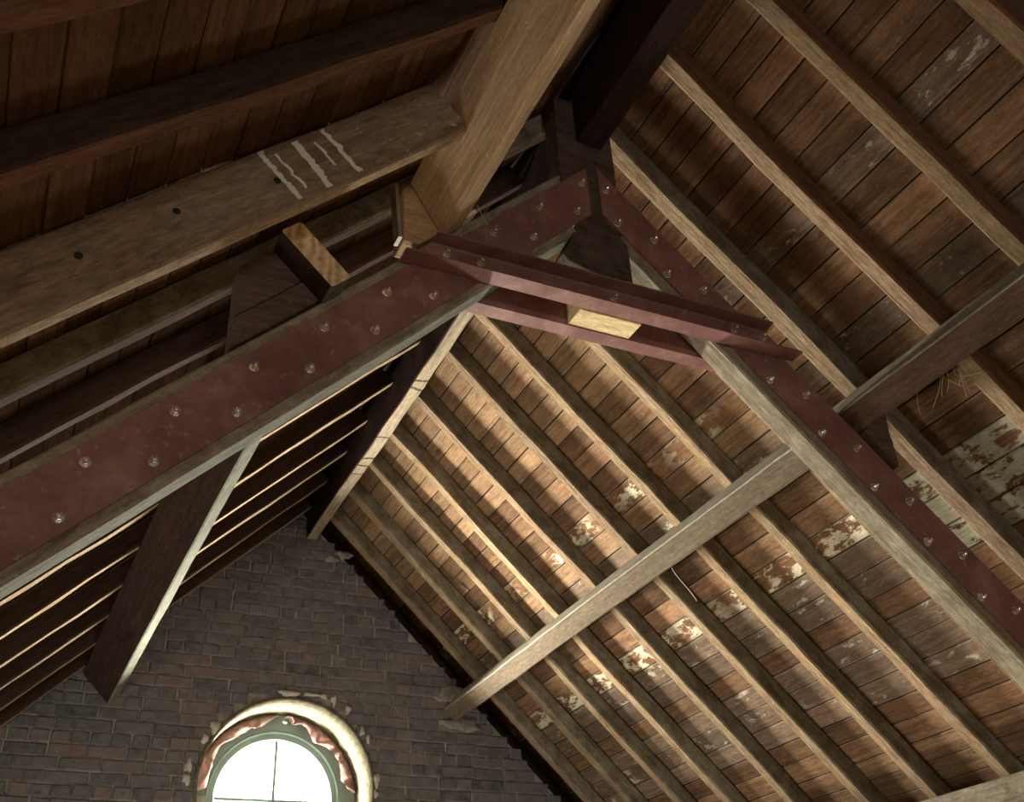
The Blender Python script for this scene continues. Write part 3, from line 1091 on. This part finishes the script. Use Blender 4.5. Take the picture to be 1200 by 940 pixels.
def bolt_mesh():
    bm = bmesh.new()

    def disc(r, y0_, y1_, n, rot=0.0, dome=False):
        a = [bm.verts.new((r * math.cos(2 * math.pi * k / n + rot), y0_, r * math.sin(2 * math.pi * k / n + rot))) for k in range(n)]
        b_ = [bm.verts.new((r * (0.86 if dome else 1) * math.cos(2 * math.pi * k / n + rot), y1_, r * (0.86 if dome else 1) * math.sin(2 * math.pi * k / n + rot))) for k in range(n)]
        for k in range(n):
            bm.faces.new((a[k], a[(k + 1) % n], b_[(k + 1) % n], b_[k]))
        bm.faces.new(b_)
        bm.faces.new(a)
    disc(0.0155, 0.0, -0.003, 14)
    disc(0.0125, -0.0025, -0.014, 6, 0.4, False)
    prev = None
    for i_ in range(4):
        a_ = math.pi / 2 * i_ / 4
        rr, yy_ = 0.0098 * math.cos(a_), -0.0138 - 0.0035 - 0.0115 * math.sin(a_)
        ring_ = [bm.verts.new((rr * math.cos(2 * math.pi * k / 10), yy_ if i_ else -0.0138, rr * math.sin(2 * math.pi * k / 10))) for k in range(10)]
        if prev:
            for k in range(10):
                bm.faces.new((prev[k], prev[(k + 1) % 10], ring_[(k + 1) % 10], ring_[k]))
        prev = ring_
    bm.faces.new(prev)
    me = bm_mesh('bolt', bm)
    me.materials.append(M['zinc'])
    return me


BOLT = bolt_mesh()


def bolt(loc, parent, roll=0.0):
    o = bpy.data.objects.new('bolt', BOLT)
    COL.objects.link(o)
    o.matrix_world = Matrix.Translation(loc) @ Matrix.Rotation(roll, 4, 'Y')
    o.parent = parent
    o.matrix_parent_inverse = parent_inv(parent)
    return o


PLT = 0.0022                      # plate thickness in units
bolts_u = [0.1064 + 0.03855 * k for k in range(24)]
for side in ('left', 'right'):
    P, D, N = SLOPE[side]
    pe = empty('principal_rafter', P(0.5, 0.132, (YT0 + YT1) / 2))
    tag(pe, 'heavy %s principal rafter with a bolted maroon steel plate' % side, 'rafter', 'bolted principal rafters')
    x0k = 0.040 if side == 'left' else 0.036
    uu = (x0k + 0.063 * SN) / CS
    beam('timber', P(uu, 0.063, YT0), P(UEND - 0.05, 0.063, YT0), VY, (0, (YT1 - YT0) * S), N, (-0.068 * S, 0.0),
         [M['principal'], M['dusty_green'] if side == 'left' else M['principal']], pe, ch=0.007, jit=0.003, cut0=(0, -tanT), mat_by={'b0': 1}, seed=41 if side == 'left' else 42)
    # plate: vertical end near the king post
    t0, t1 = (0.0735, 0.1225) if side == 'left' else (0.0675, 0.1165)
    xe = 0.006 if side == 'left' else 0.008
    ua, ub = (xe + t0 * SN) / CS, (xe + t1 * SN) / CS
    if side == 'left':
        ub += 0.0
    plate = prism('steel_plate', [P(ua, t0, YT0), P(1.02, t0, YT0), P(1.02, t1, YT0), P(ub, t1, YT0)], VY * (-PLT * S), M['steel'], pe, bevel=0.0012)
    for k, u in enumerate(bolts_u):
        if u > 1.0:
            break
        t = 0.0868 if k % 2 == 0 else 0.1118
        if side == 'right' and u > 0.3:
            u += 0.003
        if k in (5, 6):
            continue                # under the channel
        bolt(P(u, t, YT0 - PLT), plate, random.uniform(0, 3))

# king post with its flared head
kp = [(0.4345, 0.935), (0.4325, 0.8215), (0.4340, 0.80), (0.4655, 0.764), (0.4402, 0.7348), (0.4398, 0.7193), (0.4257, 0.6961), (0.432, 0.689), (0.4673, 0.679), (0.5085, 0.679),
      (0.5086, 0.7311), (0.4814, 0.764), (0.5050, 0.80), (0.5043, 0.856), (0.506, 0.935)]
k_ = prism('king_post', [W(x, YT0 - 0.0005, z) for x, z in kp], VY * ((YT1 - YT0) * S), M['post'], None, bevel=0.004)
tag(k_, 'dark king post with flared foot between the two bolted principal rafters', 'post')


def channel(name, y_web, y_lip, z0, z1, xa0, xa1, xb0, xb1, label, bolts):
    """C-section along x: web at y_web, flanges reaching y_lip; ends slope with the roof"""
    th = 0.0075
    root = empty(name, W((xa0 + xb0) / 2, y_web, z0))
    tag(root, label, 'steel channel', 'collar channels')
    yw_, yl = y_web * S, y_lip * S
    sg = 1 if yl > yw_ else -1
    zz0, zz1 = z0 * S + EYE, z1 * S + EYE
    sec = [(yw_, zz0), (yl, zz0), (yl, zz0 + th * 0.8), (yw_ + sg * th * 1.8, zz0 + th * 1.2), (yw_ + sg * th, zz0 + th * 2.2), (yw_ + sg * th, zz1 - th * 2.2),
           (yw_ + sg * th * 1.8, zz1 - th * 1.2), (yl, zz1 - th * 0.8), (yl, zz1), (yw_, zz1)]

    def xat(z, lo, hi):
        f = (z - zz0) / (zz1 - zz0)
        return ((lo + (hi - lo) * f) - RX) * S
    org = W((xa0 + xb0) / 2, y_web, z0)
    bm = bmesh.new()
    A = [bm.verts.new(Vector((xat(z, xa0, xa1), y, z)) - org) for y, z in sec]
    B = [bm.verts.new(Vector((xat(z, xb0, xb1), y, z)) - org) for y, z in sec]
    n = len(sec)
    for i in range(n):
        bm.faces.new((A[i], A[(i + 1) % n], B[(i + 1) % n], B[i]))
    bm.faces.new(A)
    bm.faces.new(B)
    pr = link('profile', bm_mesh('profile', bm), M['steel'], root, Matrix.Translation(org))
    for (x, z) in bolts:
        bolt(W(x, y_web, z) + VY * (sg * th), root, random.uniform(0, 3))
    return root


yf = YT0 - PLT - 0.0004
channel('steel_channel', yf, 0.6785, 0.627, 0.6595, 0.2475, 0.281, 0.702, 0.668,
        'maroon steel collar channel in front of the truss, open side with bolts', [(x * yf / 0.688 * 1.0, 0.6475) for x in (0.2905, 0.3256, 0.4713, 0.6178, 0.6547)])
channel('steel_channel', YT1 + 0.0012, 0.7455, 0.627, 0.6595, 0.250, 0.283, 0.70, 0.666,
        'maroon steel collar channel behind the truss, partly hidden by the front one', [])
b_ = beam('packing_block', W(0.4405, YT0 + 0.0005, 0.6275), W(0.5115, YT0 + 0.0005, 0.6275), VY, (0.0, (YT1 - YT0) * S), VZ, (0, 0.030 * S), M['fresh'], None, ch=0.003)
tag(b_, 'clean cream timber block packed between the two steel collar channels', 'block')

# cleats behind the purlins
cl = empty('purlin_cleat', PL(0.5, 0.0625, 0.70))
tag(cl, 'dark two-plank cleat under the sawn-off purlin on the left principal rafter', 'cleat', 'purlin cleats')
xl = -(0.1055 - RX)                # plumb edge


def uplumb(t):
    return (xl + t * SN) / CS


prism('plank', [PL(0.476, 0.0015, 0.6985), PL(uplumb(0.0015), 0.0015, 0.6985), PL(uplumb(0.0395), 0.0395, 0.6985), PL(0.476, 0.0395, 0.6985)], VY * 0.075, M['cleat'], cl, bevel=0.003)
prism('plank', [PL(0.476, 0.0405, 0.6975), PL(uplumb(0.0405), 0.0405, 0.6975), PL(uplumb(0.0622), 0.0622, 0.6975), PL(0.476, 0.0622, 0.6975)], VY * 0.075, M['cleat'], cl, bevel=0.003)
cr = empty('purlin_cleat', PR(0.5, 0.0625, 0.70))
tag(cr, 'dark two-plank cleat under the right purlin above the bolted principal rafter', 'cleat', 'purlin cleats')
xr = 0.8145 - RX


def uplr(t):
    return (xr + t * SN) / CS


prism('plank', [PR(0.4885, 0.0015, 0.6925), PR(uplr(0.0015) + 0.003, 0.0015, 0.6925), PR(uplr(0.036), 0.036, 0.6925), PR(0.4885, 0.036, 0.6925)], VY * 0.09, M['cleat'], cr, bevel=0.003)
prism('plank', [PR(0.4885, 0.037, 0.6915), PR(uplr(0.037), 0.037, 0.6915), PR(uplr(0.0622), 0.0622, 0.6915), PR(0.4885, 0.0622, 0.6915)], VY * 0.09, M['cleat'], cr, bevel=0.003)

# ------------------------------------------------------------------ small things
# cord hanging from the purlin
def bez(pts, n=12):
    out = []
    for i in range(n + 1):
        f = i / n
        a = [p.copy() for p in pts]
        while len(a) > 1:
            a = [a[k].lerp(a[k + 1], f) for k in range(len(a) - 1)]
        out.append(a[0])
    return out


c0 = PR(0.487, 0.076, 1.06)
tg = tube('cord', bez([c0, c0 + Vector((0.02, 0.0, -0.05)), c0 + Vector((0.07, -0.02, -0.10)), c0 + Vector((0.10, -0.02, -0.16))]), 0.0022, M['cord'])
tag(tg, 'thin pale cord end hanging from the right purlin', 'cord')
# twig caught on the boards near the gable
tw = empty('dry_twig', PR(0.315, -0.002, 1.59))
tag(tw, 'small dark forked twig caught beside a rafter near the gable', 'twig')
b0 = PR(0.325, -0.004, 1.595)
for k, (du, dt, dy) in enumerate(((-0.045, 0.012, 0.0), (-0.05, 0.02, -0.02), (-0.04, 0.004, 0.025), (-0.02, 0.018, -0.03), (0.012, 0.01, 0.012))):
    e = PR(0.325 + du, -0.004 + dt, 1.595 + dy)
    tube('stem' if k == 0 else 'side_shoot', [b0, b0.lerp(e, 0.5) + Vector((0.006 * (k % 3 - 1), 0, 0.004)), e], 0.003, M['twig'], tw, 5, rads=[0.004, 0.003, 0.0012])
# straw tuft on the near purlin cleat
sw = empty('straw_tuft', PR(0.50, 0.0, 0.63))
tag(sw, 'wisps of straw and cobweb hanging below the right purlin', 'straw')
rs = random.Random(9)
for k in range(9):
    a = PR(0.489 + rs.uniform(0, 0.01), 0.004, 0.62 + rs.uniform(-0.03, 0.03))
    e = a + Vector((rs.uniform(-0.02, 0.08), rs.uniform(-0.10, 0.10), rs.uniform(-0.12, -0.02)))
    tube('wisp', bez([a, a + Vector((0, rs.uniform(-0.05, 0.05), -0.05)), e], 6), 0.0012, M['straw'], sw, 4)
th_ = PL(0.29, 0.068, 0.66)
o = tube('splinter', bez([th_, th_ + Vector((0.02, 0.01, -0.03)), th_ + Vector((0.035, 0.0, -0.075))], 6), 0.0012, M['straw'], None, 4)
tag(o, 'hair-thin splinter dangling from the edge of the new purlin', 'splinter')
